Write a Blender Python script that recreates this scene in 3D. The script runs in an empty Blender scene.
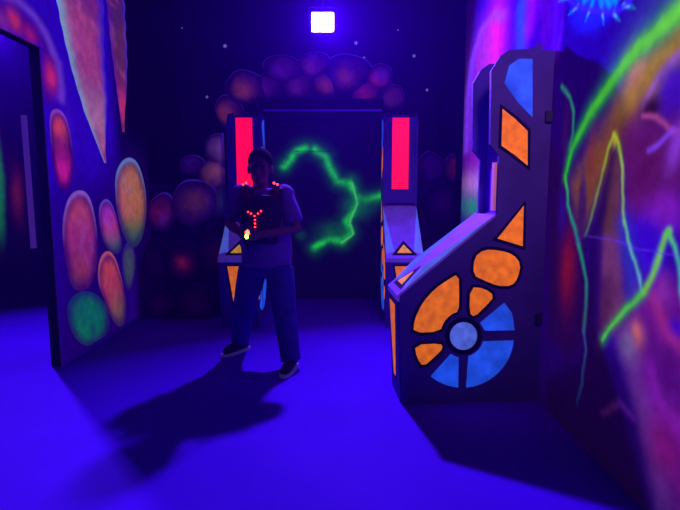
import bpy, bmesh, math, random
import numpy as np
from mathutils import Vector, Matrix, noise
R = math.radians
random.seed(7)
SC = bpy.context.scene
COL = SC.collection

# ------------------------------------------------------------------ camera
CAM_Z = 1.4; PITCH = R(7.0); FPX = 500.0
cam_d = bpy.data.cameras.new('camera'); cam = bpy.data.objects.new('camera', cam_d); COL.objects.link(cam)
cam.location = (0, 0, CAM_Z); cam.rotation_euler = (R(90) - PITCH, 0, 0)
cam_d.sensor_fit = 'HORIZONTAL'; cam_d.sensor_width = 36.0; cam_d.lens = 36.0 * FPX / 680.0
cam_d.clip_start = 0.05
SC.camera = cam

# ------------------------------------------------------------------ world, exposure
w = bpy.data.worlds.new('world'); SC.world = w; w.use_nodes = True
w.node_tree.nodes['Background'].inputs[0].default_value = (0.02, 0.0, 0.35, 1)
w.node_tree.nodes['Background'].inputs[1].default_value = 0.02
_v = w.node_tree.nodes.new('ShaderNodeVolumeScatter')          # thin theatrical haze filling the rooms
_v.inputs['Color'].default_value = (0.22, 0.0, 1.0, 1); _v.inputs['Density'].default_value = 0.008; _v.inputs['Anisotropy'].default_value = 0.35
w.node_tree.links.new(_v.outputs[0], w.node_tree.nodes['World Output'].inputs['Volume'])
SC.view_settings.view_transform = 'Standard'
SC.view_settings.look = 'None'
SC.view_settings.gamma = 1.0
SC.view_settings.use_curve_mapping = False
SC.view_settings.exposure = 0.0

# ------------------------------------------------------------------ lamps
LAMP = Vector((-0.185, 5.60, 3.215))
UV = (0.22, 0.06, 1.0)
def area(name, loc, aim, size, power, color=UV, spread=180):
    d = bpy.data.lights.new(name, 'AREA'); d.shape = 'SQUARE'; d.size = size; d.energy = power; d.color = color
    d.spread = R(spread)
    o = bpy.data.objects.new(name, d); COL.objects.link(o); o.location = loc
    o.rotation_euler = (Vector(aim) - Vector(loc)).to_track_quat('-Z', 'Y').to_euler()
    return o
area('uv_floodlight_beam', LAMP + Vector((0, -0.06, -0.01)), (1.0, 2.2, 1.9), 0.14, 235, spread=130)          # the floodlight in view
area('side_room_floodlight_beam', (-3.8, 5.7, 3.2), (-1.5, 2.6, 0.3), 0.14, 120, spread=120)                      # lights the floor through the doorway
area('warm_fill_light', (0.9, 0.7, 3.3), (1.3, 3.2, 1.9), 0.4, 5.0, (1.0, 0.45, 0.75), spread=62)       # added weak warm fill on the console and right mural
area('passage_light', (-0.2, 6.1, 2.2), (-0.2, 6.6, 0.9), 0.2, 2.0)  # weak unseen light onto the lightning panel

# ------------------------------------------------------------------ helpers
def ray(px, py):
    cx = (px - 340) / FPX; cy = -(py - 255) / FPX
    return Vector((cx, math.cos(PITCH) + cy * math.sin(PITCH), -math.sin(PITCH) + cy * math.cos(PITCH)))
def atY(px, py, Y):
    d = ray(px, py); s = Y / d.y
    return Vector((d.x * s, Y, CAM_Z + d.z * s))
def atX(px, py, X):
    d = ray(px, py); s = X / d.x
    return Vector((X, d.y * s, CAM_Z + d.z * s))
def lin(c):
    return tuple(((v / 255) / 12.92 if v / 255 <= 0.04045 else ((v / 255 + 0.055) / 1.055) ** 2.4) for v in c)

def mat(name, col, rough=0.6, emit=0.0, spec=0.3, ecol=None, noise_amt=0.0, nscale=8.0, metal=0.0, bump=0.0):
    m = bpy.data.materials.new(name); m.use_nodes = True
    nt = m.node_tree; b = nt.nodes['Principled BSDF']
    b.inputs['Base Color'].default_value = (*col, 1); b.inputs['Roughness'].default_value = rough
    b.inputs['Metallic'].default_value = metal
    b.inputs['Specular IOR Level'].default_value = spec
    b.inputs['Emission Color'].default_value = (*(ecol or col), 1)
    b.inputs['Emission Strength'].default_value = emit
    if noise_amt > 0 or bump > 0:
        tc = nt.nodes.new('ShaderNodeTexCoord'); n = nt.nodes.new('ShaderNodeTexNoise')
        n.inputs['Scale'].default_value = nscale; n.inputs['Detail'].default_value = 5
        nt.links.new(tc.outputs['Object'], n.inputs['Vector'])
    if noise_amt > 0:
        mp = nt.nodes.new('ShaderNodeMapRange'); mp.inputs[1].default_value = 0.3; mp.inputs[2].default_value = 0.7
        mp.inputs[3].default_value = 1 - noise_amt; mp.inputs[4].default_value = 1 + noise_amt
        mx = nt.nodes.new('ShaderNodeVectorMath'); mx.operation = 'SCALE'
        mx.inputs[0].default_value = col
        nt.links.new(n.outputs['Fac'], mp.inputs[0]); nt.links.new(mp.outputs[0], mx.inputs['Scale'])
        nt.links.new(mx.outputs[0], b.inputs['Base Color'])
        if emit > 0:
            m2 = nt.nodes.new('ShaderNodeVectorMath'); m2.operation = 'SCALE'; m2.inputs[0].default_value = (ecol or col)
            nt.links.new(mp.outputs[0], m2.inputs['Scale']); nt.links.new(m2.outputs[0], b.inputs['Emission Color'])
    if bump > 0:
        bp = nt.nodes.new('ShaderNodeBump'); bp.inputs['Strength'].default_value = bump; bp.inputs['Distance'].default_value = 0.01
        nt.links.new(n.outputs['Fac'], bp.inputs['Height']); nt.links.new(bp.outputs[0], b.inputs['Normal'])
    return m
def paint_mat(name, emit):
    """airbrushed fluorescent paint: colour attribute broken up by a fine noise"""
    m = bpy.data.materials.new(name); m.use_nodes = True
    nt = m.node_tree; b = nt.nodes['Principled BSDF']
    a = nt.nodes.new('ShaderNodeAttribute'); a.attribute_name = 'paint'
    tc = nt.nodes.new('ShaderNodeTexCoord'); n = nt.nodes.new('ShaderNodeTexNoise')
    n.inputs['Scale'].default_value = 14; n.inputs['Detail'].default_value = 6
    nt.links.new(tc.outputs['Object'], n.inputs['Vector'])
    mp = nt.nodes.new('ShaderNodeMapRange'); mp.inputs[1].default_value = 0.3; mp.inputs[2].default_value = 0.7
    mp.inputs[3].default_value = 0.85; mp.inputs[4].default_value = 1.15
    s = nt.nodes.new('ShaderNodeVectorMath'); s.operation = 'SCALE'
    nt.links.new(n.outputs['Fac'], mp.inputs[0]); nt.links.new(a.outputs['Color'], s.inputs[0]); nt.links.new(mp.outputs[0], s.inputs['Scale'])
    nt.links.new(s.outputs[0], b.inputs['Base Color']); 
    e = nt.nodes.new('ShaderNodeVectorMath'); e.operation = 'MULTIPLY'; e.inputs[1].default_value = (0.9, 0.9, 0.5)   # the fluorescent pigments are the red and green ones
    nt.links.new(s.outputs[0], e.inputs[0]); nt.links.new(e.outputs[0], b.inputs['Emission Color'])
    b.inputs['Emission Strength'].default_value = emit
    b.inputs['Roughness'].default_value = 0.9; b.inputs['Specular IOR Level'].default_value = 0.0
    return m

M = dict(
    muzzle=mat('red_muzzle_glow', (1, 0.05, 0.03), 0.4, emit=30.0, ecol=(1.0, 0.02, 0.01)),
    muzzleg=mat('green_muzzle_glow', (0.2, 1, 0.03), 0.4, emit=22.0, ecol=(0.2, 1.0, 0.02)),
    black=mat('black_paint', (0.004, 0.003, 0.02), 0.8, spec=0.1),
    wall=mat('dark_wall_paint', (0.01, 0.006, 0.11), 0.8, spec=0.1, noise_amt=0.2, nscale=2),
    floor=mat('floor_paint', (0.085, 0.0, 0.60), 0.7, spec=0.08, noise_amt=0.10, nscale=1.4, bump=0.15),
    panel=mat('panel_navy', (0.07, 0.036, 0.30), 0.6, spec=0.15, noise_amt=0.25, nscale=3),
    core=mat('core_violet', (0.20, 0.05, 0.75), 0.5, spec=0.1),
    outline=mat('outline_black', (0.006, 0.003, 0.03), 0.7, spec=0.1),
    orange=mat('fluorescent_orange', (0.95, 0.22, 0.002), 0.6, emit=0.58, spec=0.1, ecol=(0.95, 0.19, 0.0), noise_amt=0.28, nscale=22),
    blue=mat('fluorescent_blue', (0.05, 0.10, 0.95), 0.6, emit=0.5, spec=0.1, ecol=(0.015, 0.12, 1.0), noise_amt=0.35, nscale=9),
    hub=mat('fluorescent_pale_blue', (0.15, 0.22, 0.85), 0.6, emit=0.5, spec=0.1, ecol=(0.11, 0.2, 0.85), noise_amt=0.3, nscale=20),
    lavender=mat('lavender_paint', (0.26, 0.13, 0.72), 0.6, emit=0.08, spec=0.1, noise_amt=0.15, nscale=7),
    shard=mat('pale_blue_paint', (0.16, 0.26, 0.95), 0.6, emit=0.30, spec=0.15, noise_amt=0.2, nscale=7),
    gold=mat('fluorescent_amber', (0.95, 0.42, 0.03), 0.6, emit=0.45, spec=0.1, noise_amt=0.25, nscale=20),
    pinkstrip=mat('emissive_pink', (0.85, 0.35, 0.35), 0.6, emit=0.12, spec=0.1),
    red=mat('lit_red_panel', (0.5, 0.01, 0.02), 0.5, emit=1.0, ecol=(1.0, 0.003, 0.038)),
    lens=mat('lit_lamp_lens', (1, 1, 1), 0.3, emit=14.0, ecol=(0.95, 0.85, 1.0)),
    tube=mat('violet_strip', (0.12, 0.02, 0.5), 0.5, emit=0.12, ecol=(0.3, 0.08, 1.0)),
    metal=mat('dark_metal', (0.05, 0.05, 0.09), 0.45, metal=0.6),
    star=mat('star_paint', (0.35, 0.3, 0.95), 0.5, emit=0.3),
    skin=mat('skin', (0.16, 0.05, 0.07), 0.6, spec=0.3, noise_amt=0.08, nscale=15),
    hair=mat('hair', (0.006, 0.004, 0.008), 0.95, spec=0.03, noise_amt=0.3, nscale=60, bump=0.5),
    shirt=mat('shirt_cloth', (0.14, 0.05, 0.34), 0.85, spec=0.1, noise_amt=0.12, nscale=12, bump=0.25),
    jeans=mat('denim', (0.04, 0.03, 0.26), 0.85, spec=0.1, noise_amt=0.2, nscale=14, bump=0.3),
    vest=mat('vest_black', (0.006, 0.004, 0.018), 0.6, spec=0.3),
    shoe=mat('shoe_black', (0.012, 0.01, 0.03), 0.6),
    sole=mat('shoe_sole', (0.38, 0.32, 0.6), 0.6, emit=0.02),
    eye=mat('eye', (0.05, 0.04, 0.06), 0.2),
    led=mat('red_led', (1, 0.05, 0.03), 0.4, emit=9.0, ecol=(1.0, 0.018, 0.012)),
    ledg=mat('green_led', (0.2, 1, 0.1), 0.4, emit=7.0, ecol=(0.12, 1.0, 0.02)),
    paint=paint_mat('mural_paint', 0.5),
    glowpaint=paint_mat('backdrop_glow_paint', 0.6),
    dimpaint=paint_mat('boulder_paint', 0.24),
)

def link(name, mesh, m, parent=None):
    o = bpy.data.objects.new(name, mesh); COL.objects.link(o)
    if m: mesh.materials.append(m)
    if parent: o.parent = parent
    return o
def obj(name, bm, m, parent=None, smooth=False):
    me = bpy.data.meshes.new(name); bmesh.ops.recalc_face_normals(bm, faces=bm.faces)
    bm.to_mesh(me); bm.free()
    if smooth: me.polygons.foreach_set('use_smooth', [True] * len(me.polygons))
    return link(name, me, m, parent)
def tag(o, label=None, cat=None, group=None, kind=None):
    if label: o['label'] = label
    if cat: o['category'] = cat
    if group: o['group'] = group
    if kind: o['kind'] = kind
    return o
def thing(name, label, cat, loc=(0, 0, 0), rz=0.0, group=None):
    o = bpy.data.objects.new(name, None); COL.objects.link(o); o.location = loc; o.rotation_euler = (0, 0, rz)
    o.empty_display_size = 0.1
    return tag(o, label, cat, group)
def bx(bm, x0, x1, y0, y1, z0, z1, bev=0.0):
    vs = [bm.verts.new((x, y, z)) for x in (x0, x1) for y in (y0, y1) for z in (z0, z1)]
    fs = [(0, 1, 3, 2), (4, 6, 7, 5), (0, 4, 5, 1), (2, 3, 7, 6), (0, 2, 6, 4), (1, 5, 7, 3)]
    F = [bm.faces.new([vs[i] for i in f]) for f in fs]
    if bev:
        es = list({e for f in F for e in f.edges}); bmesh.ops.bevel(bm, geom=es, offset=bev, segments=2, affect='EDGES')
def box(name, x0, x1, y0, y1, z0, z1, m, parent=None, bev=0.0):
    bm = bmesh.new(); bx(bm, x0, x1, y0, y1, z0, z1, bev); return obj(name, bm, m, parent)
def prism(bm, pts, f0, f1):
    """close a prism between the polygon mapped by f0 and by f1"""
    a = [bm.verts.new(f0(p)) for p in pts]; b = [bm.verts.new(f1(p)) for p in pts]
    n = len(pts)
    bm.faces.new(a); bm.faces.new(b[::-1])
    for i in range(n): bm.faces.new((a[i], b[i], b[(i + 1) % n], a[(i + 1) % n]))
def grow(pts, d):
    """offset a polygon outwards (approximately) by d"""
    c = Vector((0, 0)); n = len(pts); P = [Vector(p) for p in pts]
    area2 = sum(P[i].x * P[(i + 1) % n].y - P[(i + 1) % n].x * P[i].y for i in range(n))
    sg = 1 if area2 > 0 else -1; out = []
    for i in range(n):
        e1 = (P[i] - P[i - 1]).normalized(); e2 = (P[(i + 1) % n] - P[i]).normalized()
        n1 = Vector((e1.y, -e1.x)) * sg; n2 = Vector((e2.y, -e2.x)) * sg
        nn = n1 + n2; l = max(nn.length, 0.5); nn = nn / l
        k = 1 / max(nn.dot(n1), 0.5)
        out.append(tuple(P[i] + nn * d * min(k, 1.8)))
    return out
def smoothpoly(pts, it=2):
    for _ in range(it):
        q = []
        for i in range(len(pts)):
            a = pts[i]; b = pts[(i + 1) % len(pts)]
            q.append((a[0] * .75 + b[0] * .25, a[1] * .75 + b[1] * .25)); q.append((a[0] * .25 + b[0] * .75, a[1] * .25 + b[1] * .75))
        pts = q
    return pts

# ------------------------------------------------------------------ numpy painting
def vnoise(a, b, scale, seed):
    rng = np.random.RandomState(seed); T = rng.rand(64, 64)
    x = a * scale + 17.3; y = b * scale + 31.7
    xi = np.floor(x).astype(int); yi = np.floor(y).astype(int); fx = x - xi; fy = y - yi
    fx = fx * fx * (3 - 2 * fx); fy = fy * fy * (3 - 2 * fy)
    g = lambda i, j: T[(i) % 64, (j) % 64]
    return (g(xi, yi) * (1 - fx) * (1 - fy) + g(xi + 1, yi) * fx * (1 - fy) + g(xi, yi + 1) * (1 - fx) * fy + g(xi + 1, yi + 1) * fx * fy)
def fbm(a, b, scale, seed, octs=4):
    v = 0; amp = .5; t = 0
    for k in range(octs):
        v = v + amp * vnoise(a, b, scale * 2 ** k, seed + k); t += amp; amp *= .55
    return v / t
class Painter:
    """paints colour on wall coordinates (a, b) in metres"""
    def __init__(s, a, b, base):
        s.a = a; s.b = b; s.c = np.zeros(a.shape + (3,)) + np.array(lin(base))
        s.wa = a + (fbm(a, b, 5, 91) - .5) * .04; s.wb = b + (fbm(a, b, 5, 97) - .5) * .04
    def over(s, m, col, mottle=0.0, seed=3, scale=9):
        if mottle > 0:
            m = m * np.clip(1 - mottle + 2 * mottle * fbm(s.a, s.b, scale, seed), 0, 1.2)
        m = np.clip(m, 0, 1)[..., None]; s.c = s.c * (1 - m) + np.array(lin(col)) * m
    def seg(s, pts, sa):
        P = [(p[0] * sa, p[1]) for p in pts]; X = s.wa * sa; Y = s.wb
        best = np.full(X.shape, 1e9); T = np.zeros(X.shape); n = len(P) - 1
        for i in range(n):
            ax, ay = P[i]; bx_, by = P[i + 1]; dx = bx_ - ax; dy = by - ay; L = dx * dx + dy * dy + 1e-12
            t = np.clip(((X - ax) * dx + (Y - ay) * dy) / L, 0, 1)
            d = np.hypot(X - ax - t * dx, Y - ay - t * dy)
            k = d < best; best = np.where(k, d, best); T = np.where(k, (i + t) / n, T)
        return best, T
    def stroke(s, pts, w, col, al=1.0, sa=1.0, col2=None, w2=None, mottle=0.0, seed=5):
        d, t = s.seg(pts, sa); ww = w if w2 is None else w + (w2 - w) * t
        m = al * np.exp(-(d / ww) ** 2)
        if mottle > 0: m = m * np.clip(1 - mottle + 2 * mottle * fbm(s.a, s.b, 9, seed), 0, 1.2)
        m = np.clip(m, 0, 1)[..., None]
        c1 = np.array(lin(col)); c = c1 if col2 is None else c1 + (np.array(lin(col2)) - c1) * t[..., None]
        s.c = s.c * (1 - m) + c * m
    def blob(s, c, ra, rb, col, al=1.0, rot=0.0, p=2, mottle=0.0, seed=11):
        x = s.wa - c[0]; y = s.wb - c[1]; cr, sr = math.cos(rot), math.sin(rot)
        u = (x * cr + y * sr) / ra; v = (-x * sr + y * cr) / rb
        s.over(al * np.exp(-(u * u + v * v) ** (p / 2)), col, mottle, seed)
    def poly(s, pts, col, al=1.0, soft=0.02, mottle=0.0, seed=7):
        X = s.wa; Y = s.wb; ins = np.zeros(X.shape, bool); best = np.full(X.shape, 1e9); n = len(pts)
        for i in range(n):
            x1, y1 = pts[i]; x2, y2 = pts[(i + 1) % n]
            c = ((y1 > Y) != (y2 > Y)) & (X < (x2 - x1) * (Y - y1) / (y2 - y1 + 1e-12) + x1); ins ^= c
            dx, dy = x2 - x1, y2 - y1; t = np.clip(((X - x1) * dx + (Y - y1) * dy) / (dx * dx + dy * dy + 1e-12), 0, 1)
            best = np.minimum(best, np.hypot(X - x1 - t * dx, Y - y1 - t * dy))
        sd = np.where(ins, best, -best)
        s.over(al / (1 + np.exp(-np.clip(sd / soft * 2.5, -30, 30))), col, mottle, seed)
def set_paint(me, cols):
    at = me.color_attributes.new('paint', 'FLOAT_COLOR', 'POINT')
    c = np.ones((len(me.vertices), 4), dtype=np.float32); c[:, :3] = np.clip(cols, 0, 1).reshape(-1, 3)
    at.data.foreach_set('color', c.ravel())
def grid_mesh(name, avals, bvals, pos, cols, thick):
    """painted board: a fine front grid with a plain back and edges (thick = offset vector)"""
    na, nb = len(avals), len(bvals); A, B = np.meshgrid(avals, bvals, indexing='ij')
    P = pos(A, B).reshape(-1, 3)
    idx = np.arange(na * nb).reshape(na, nb)
    q = np.stack([idx[:-1, :-1], idx[1:, :-1], idx[1:, 1:], idx[:-1, 1:]], -1).reshape(-1, 4)
    ring = list(idx[:, 0]) + list(idx[-1, 1:]) + list(idx[-2::-1, -1]) + list(idx[0, -2:0:-1])
    n0 = na * nb; back = P[ring] + np.array(thick)
    V = np.concatenate([P, back]); F = [tuple(int(v) for v in f) for f in q]
    m = len(ring)
    F += [(int(ring[i]), int(ring[(i + 1) % m]), n0 + (i + 1) % m, n0 + i) for i in range(m)]
    F.append(tuple(n0 + i for i in range(m))[::-1])
    me = bpy.data.meshes.new(name); me.from_pydata([tuple(v) for v in V.tolist()], [], F); me.update()
    cc = np.concatenate([cols.reshape(-1, 3), np.zeros((m, 3)) + 0.01]); set_paint(me, cc)
    return me
def seq(*runs):
    out = []
    for a, b, st in runs:
        n = max(1, int(round((b - a) / st))); out += list(np.linspace(a, b, n, endpoint=False))
    out.append(runs[-1][1]); return np.array(out)

# ================================================================== SETTING
XL, XR = -2.27, 1.35
def struct(name, *a, **k): return tag(box(name, *a, **k), kind='structure')
struct('floor', -7.5, 2.2, -2.5, 9.2, -0.1, 0.0, M['floor'])
struct('ceiling', -7.5, 2.2, -2.5, 9.2, 4.15, 4.25, M['black'])
struct('wall_right', XR + 0.014, XR + 0.15, -2.5, 7.3, 0, 4.15, M['wall'])
struct('wall_back', -2.27, XR + 0.012, 7.15, 7.3, 0, 4.15, M['wall'])
struct('wall_front', -7.5, XR + 0.15, -2.5, -2.4, 0, 4.15, M['wall'])
struct('wall_side_room_left', -7.5, -7.4, -2.4, 9.1, 0, 4.15, M['wall'])
struct('wall_side_room_back', -7.4, -2.36, 8.8, 8.9, 0, 4.15, M['wall'])
JN = 3.2      # near jamb of the doorway
bm = bmesh.new()
bx(bm, -2.36, XL - 0.014, 3.95, 8.8, 0, 4.15); bx(bm, -2.36, XL - 0.014, JN, 3.95, 2.5, 4.15); bx(bm, -2.36, XL - 0.014, -2.4, JN, 0, 4.15)
tag(obj('wall_left', bm, M['black']), kind='structure')
struct('baseboard_left', XL, XL + 0.012, 3.98, 5.62, 0.0, 0.035, M['core'])

# ---- left mural
def LP(px, py):
    v = atX(px, py, XL); return (v.y, v.z)
def lpaint(A, B):
    p = Painter(A, B, (50, 3, 235))
    L = lambda *q: [LP(x, y) for x, y in q]
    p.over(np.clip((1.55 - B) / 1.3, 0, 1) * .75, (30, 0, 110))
    p.over(fbm(A, B, 2.2, 40) * .3, (70, 4, 200))
    # halo of the rocks round the doorway
    p.stroke(L((0, -6), (20, 2), (36, 18), (46, 36), (58, 62), (61, 90), (61, 100)), .032, (130, 70, 255), 1, .6)
    p.poly(L((-60, -10), (4, -2), (22, 12), (34, 24), (44, 42), (55, 62), (57, 92), (52, 104), (44, 100), (42, 45), (0, 28), (-60, 16)), (90, 10, 150), .8, .06, .3)
    for c, ra, rb, col in (((14, 20), .07, .07, (255, 60, 120)), ((30, 34), .08, .06, (190, 30, 150)), ((51, 76), .08, .11, (255, 50, 120)), ((2, 22), .07, .07, (160, 50, 170))):
        p.blob(LP(*c), ra, rb, col, .9, mottle=.3)
    p.stroke(L((66, 105), (70, 140), (70, 190)), .04, (80, 20, 230), .6, .5)
    p.over(np.clip((A - 5.05) / .25, 0, 1) * np.clip((B - 1.3) / .2, 0, 1) * .96, (4, 0, 30))       # lamp's cutoff painted in: fades to near-black before the corner
    p.over(np.clip((A - 5.4) / .2, 0, 1) * .9, (4, 0, 30))  # painted cutoff continued over the full height
    # faint dark rims around the rocks
    for x, y, ra, rb in ((79, 243, .46, .55), (88, 322, .4, .3), (109, 226, .34, .34), (109, 287, .38, .45), (130, 205, .6, .55)):
        p.blob(LP(x, y), ra * 1.25, rb * 1.2, (36, 0, 130), .7, p=6)
    return p.c
def left_board(a0, a1, b0, b1, parent):
    a = seq((a0, a1, .015)); b = seq((b0, b1, .015)); A, B = np.meshgrid(a, b, indexing='ij')
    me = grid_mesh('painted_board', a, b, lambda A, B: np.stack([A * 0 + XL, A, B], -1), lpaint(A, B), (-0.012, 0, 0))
    return link('painted_board', me, M['paint'], parent)
mural = thing('cave_mural', 'airbrushed glowing cave mural with pink boulders and hanging rock spikes on the left wall', 'mural', (0, 0, 0))
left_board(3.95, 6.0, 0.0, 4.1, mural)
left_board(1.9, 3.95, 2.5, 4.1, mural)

def patch_mesh(name, m, parent, center, bound, colf, to3, off, label=None, dome=0.0):
    """painted patch filling a closed outline; colf(u, r, a, b) -> colours"""
    n = len(bound); rings = 22; C = np.array(center); Bd = np.array(bound)
    V = [tuple(C)]; U = [(0, 0)]
    for k in range(1, rings + 1):
        r = k / rings
        for i in range(n):
            V.append(tuple(C + (Bd[i] - C) * r)); U.append((r, i / n * 2 * math.pi))
    ab = np.array(V); U = np.array(U)
    nrm = np.array(off) / np.linalg.norm(off)
    h = np.sqrt(np.clip(1 - U[:, 0] ** 2, 0, 1)) * dome
    P = to3(ab[:, 0], ab[:, 1]) + np.array(off) + nrm * h[:, None]
    F = [(0, 1 + i, 1 + (i + 1) % n) for i in range(n)]
    for k in range(1, rings):
        a = 1 + (k - 1) * n; b = 1 + k * n
        F += [(a + i, b + i, b + (i + 1) % n, a + (i + 1) % n) for i in range(n)]
    base = to3(ab[-n:, 0], ab[-n:, 1]) ; n0 = len(V); P = np.concatenate([P, base])
    a = 1 + (rings - 1) * n
    F += [(a + i, n0 + i, n0 + (i + 1) % n, a + (i + 1) % n) for i in range(n)]
    F.append(tuple(n0 + i for i in range(n))[::-1])
    me = bpy.data.meshes.new(name); me.from_pydata([tuple(v) for v in P.tolist()], [], F); me.update()
    me.polygons.foreach_set('use_smooth', [True] * len(me.polygons))
    cols = colf(U[:, 0], U[:, 1], ab[:, 0], ab[:, 1]); cols = np.concatenate([cols, cols[-n:]]); set_paint(me, cols)
    o = link(name, me, m, parent)
    if label: o['label'] = label
    return o
def toL(a, b): return np.stack([a * 0 + XL, a, b], -1)
def mix(c, col, m):
    m = np.clip(m, 0, 1)[..., None]; return c * (1 - m) + np.array(lin(col)) * m
def rock_colors(spots, rimcol, body, seed, lo=None, rimw=.10, dark=(40, 0, 130)):
    def f(r, th, a, b):
        c = np.zeros((len(r), 3)) + np.array(lin(body))
        nz = fbm(a, b, 6, seed)
        c = mix(c, dark, (nz - .42) * 3.2)
        for (sx, sy), sr, sc, al in spots:
            d = np.hypot((a - sx), (b - sy)) / sr
            c = mix(c, sc, al * np.exp(-d ** 2) * (.15 + 1.5 * fbm(a, b, 8, seed + 9)))
        if lo is not None:
            z, col = lo; c = mix(c, col, .85 / (1 + np.exp((b - z) / .05)))
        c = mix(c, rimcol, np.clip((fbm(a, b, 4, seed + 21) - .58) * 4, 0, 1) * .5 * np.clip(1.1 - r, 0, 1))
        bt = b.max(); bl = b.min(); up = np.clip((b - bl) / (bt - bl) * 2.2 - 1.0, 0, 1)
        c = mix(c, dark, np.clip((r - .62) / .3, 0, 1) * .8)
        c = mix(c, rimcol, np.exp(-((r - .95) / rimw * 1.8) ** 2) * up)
        return c
    return f
def blob_outline(px_pts, conv, it=3):
    return smoothpoly([conv(x, y) for x, y in px_pts], it)
def left_rock(pts, spots, rim, body, seed, lo=None, name='painted_boulder', label=None, rimw=.1):
    bd = blob_outline(pts, LP); c = np.mean(np.array(bd), axis=0)
    sp = [(LP(*s[0]), s[1], s[2], s[3]) for s in spots]
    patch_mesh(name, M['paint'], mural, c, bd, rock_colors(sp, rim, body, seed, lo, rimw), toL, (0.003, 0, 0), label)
left_rock([(66, 200), (76, 189), (88, 192), (95, 215), (98, 245), (96, 275), (86, 292), (72, 290), (66, 265), (61, 230)],
          [((75, 208), .22, (255, 90, 110), 1.0), ((83, 220), .3, (215, 90, 130), .8), ((84, 250), .35, (180, 40, 165), .9), ((78, 278), .25, (170, 70, 60), .7)],
          (170, 110, 255), (150, 30, 150), 12, label='large pink boulder painted at the left')
left_rock([(70, 298), (82, 290), (98, 294), (109, 310), (110, 330), (98, 344), (84, 347), (72, 335), (66, 312)],
          [((90, 318), .34, (10, 145, 110), 1.0), ((75, 305), .15, (20, 120, 130), .8)], (20, 60, 150), (10, 70, 120), 22, label='green boulder painted near the floor')
left_rock([(98, 205), (106, 197), (113, 205), (119, 228), (123, 248), (116, 256), (106, 248), (100, 232)],
          [((109, 220), .30, (255, 60, 140), 1.0), ((107, 210), .2, (150, 60, 255), .7)], (110, 90, 255), (120, 20, 190), 32, lo=(LP(110, 236)[1], (20, 110, 120)))
left_rock([(99, 258), (107, 249), (115, 256), (122, 280), (127, 305), (124, 328), (114, 325), (104, 300), (97, 280)],
          [((106, 275), .34, (250, 90, 90), 1.0), ((113, 296), .34, (200, 60, 120), .9), ((120, 318), .25, (90, 110, 80), .8)], (230, 110, 140), (130, 30, 120), 42)
left_rock([(114, 178), (120, 162), (129, 156), (138, 162), (145, 185), (147, 210), (143, 238), (134, 250), (125, 240), (117, 215)],
          [((124, 175), .6, (225, 150, 110), 1.0), ((126, 200), .5, (220, 90, 130), .9), ((134, 185), .4, (220, 140, 70), .8)],
          (120, 160, 255), (200, 110, 120), 52, lo=(LP(128, 222)[1], (20, 130, 60)), label='tall orange and green boulder painted at the far end')
left_rock([(122, 250), (128, 240), (134, 246), (136, 268), (132, 288), (126, 292), (122, 272)],
          [((129, 262), .4, (80, 90, 120), .8)], (60, 40, 190), (50, 30, 150), 62)
left_rock([(48, 112), (58, 107), (67, 118), (72, 145), (73, 172), (68, 190), (58, 188), (52, 160)],
          [((58, 126), .13, (255, 80, 110), 1.0), ((63, 172), .15, (255, 40, 190), 1.0), ((58, 150), .12, (170, 30, 140), .8)], (170, 80, 255), (110, 10, 150), 72, label='narrow magenta boulder painted beside the doorway')
# hanging rock spikes
def spike(left, right, seed, body, spots, lcol, rcol, label):
    n = 60
    def lerp(P, y):
        for (x0, y0), (x1, y1) in zip(P[:-1], P[1:]):
            if y0 <= y <= y1: return x0 + (x1 - x0) * (y - y0) / (y1 - y0)
        return P[-1][0]
    top = min(left[0][1], right[0][1]); bot = left[-1][1]; m = 20
    V = []; U = []
    for i in range(n + 1):
        y = top + (bot - top) * i / n; wob = .8 * math.sin(i * .9 + seed) * (1 - i / n)
        x0 = lerp(left, y) + wob * .6; x1 = max(lerp(right, y) + wob, x0 + .3)
        for j in range(m + 1):
            V.append(LP(x0 + (x1 - x0) * j / m, y)); U.append((j / m, i / n))
    V = np.array(V); U = np.array(U)
    F = [(i * (m + 1) + j, i * (m + 1) + j + 1, (i + 1) * (m + 1) + j + 1, (i + 1) * (m + 1) + j) for i in range(n) for j in range(m)]
    P = toL(V[:, 0], V[:, 1]); P[:, 0] += .004 + .02 * np.sin(U[:, 0] * math.pi)
    me = bpy.data.meshes.new('painted_stalactite'); me.from_pydata([tuple(v) for v in P.tolist()], [], F); me.update()
    c = np.zeros((len(V), 3)) + np.array(lin(body)); a, b = V[:, 0], V[:, 1]
    c = mix(c, (70, 10, 160), (fbm(a, b, 4, seed) - .42) * 3)
    c = mix(c, (225, 110, 190), (fbm(a, b, 7, seed + 5) - .5) * 3.2)
    for s, r_, col, al in spots:
        q = LP(*s); c = mix(c, col, al * np.exp(-(np.hypot((a - q[0]) * .6, b - q[1]) / r_) ** 2))
    c = mix(c, rcol, np.exp(-((1 - U[:, 0]) / .16) ** 2)); c = mix(c, lcol, np.exp(-(U[:, 0] / .13) ** 2) * (1 - .5 * U[:, 1]))
    set_paint(me, c); o = link('painted_stalactite', me, M['paint'], mural); o['label'] = label
spike([(50, -30), (56, 0), (63, 35), (72, 72), (84, 112), (95, 140), (104, 163)], [(100, -30), (103, 0), (104, 60), (107, 100), (105.5, 140), (104.5, 163)], 3,
      (150, 40, 140), [((95, 115), .3, (210, 140, 200), .8), ((88, 60), .25, (210, 80, 170), .7), ((72, 20), .3, (200, 80, 170), .6)], (150, 215, 255), (60, 40, 255), 'large hanging rock spike painted with a pale blue edge')
spike([(104, -30), (106, 0), (111, 50), (117, 95), (122, 132)], [(123, -30), (124, 0), (127, 60), (126, 95), (122.6, 132)], 8,
      (110, 40, 110), [((119, 105), .2, (255, 70, 120), .8), ((115, 40), .4, (120, 60, 120), .5)], (110, 30, 200), (90, 50, 255), 'small hanging rock spike painted beside the large one')

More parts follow.
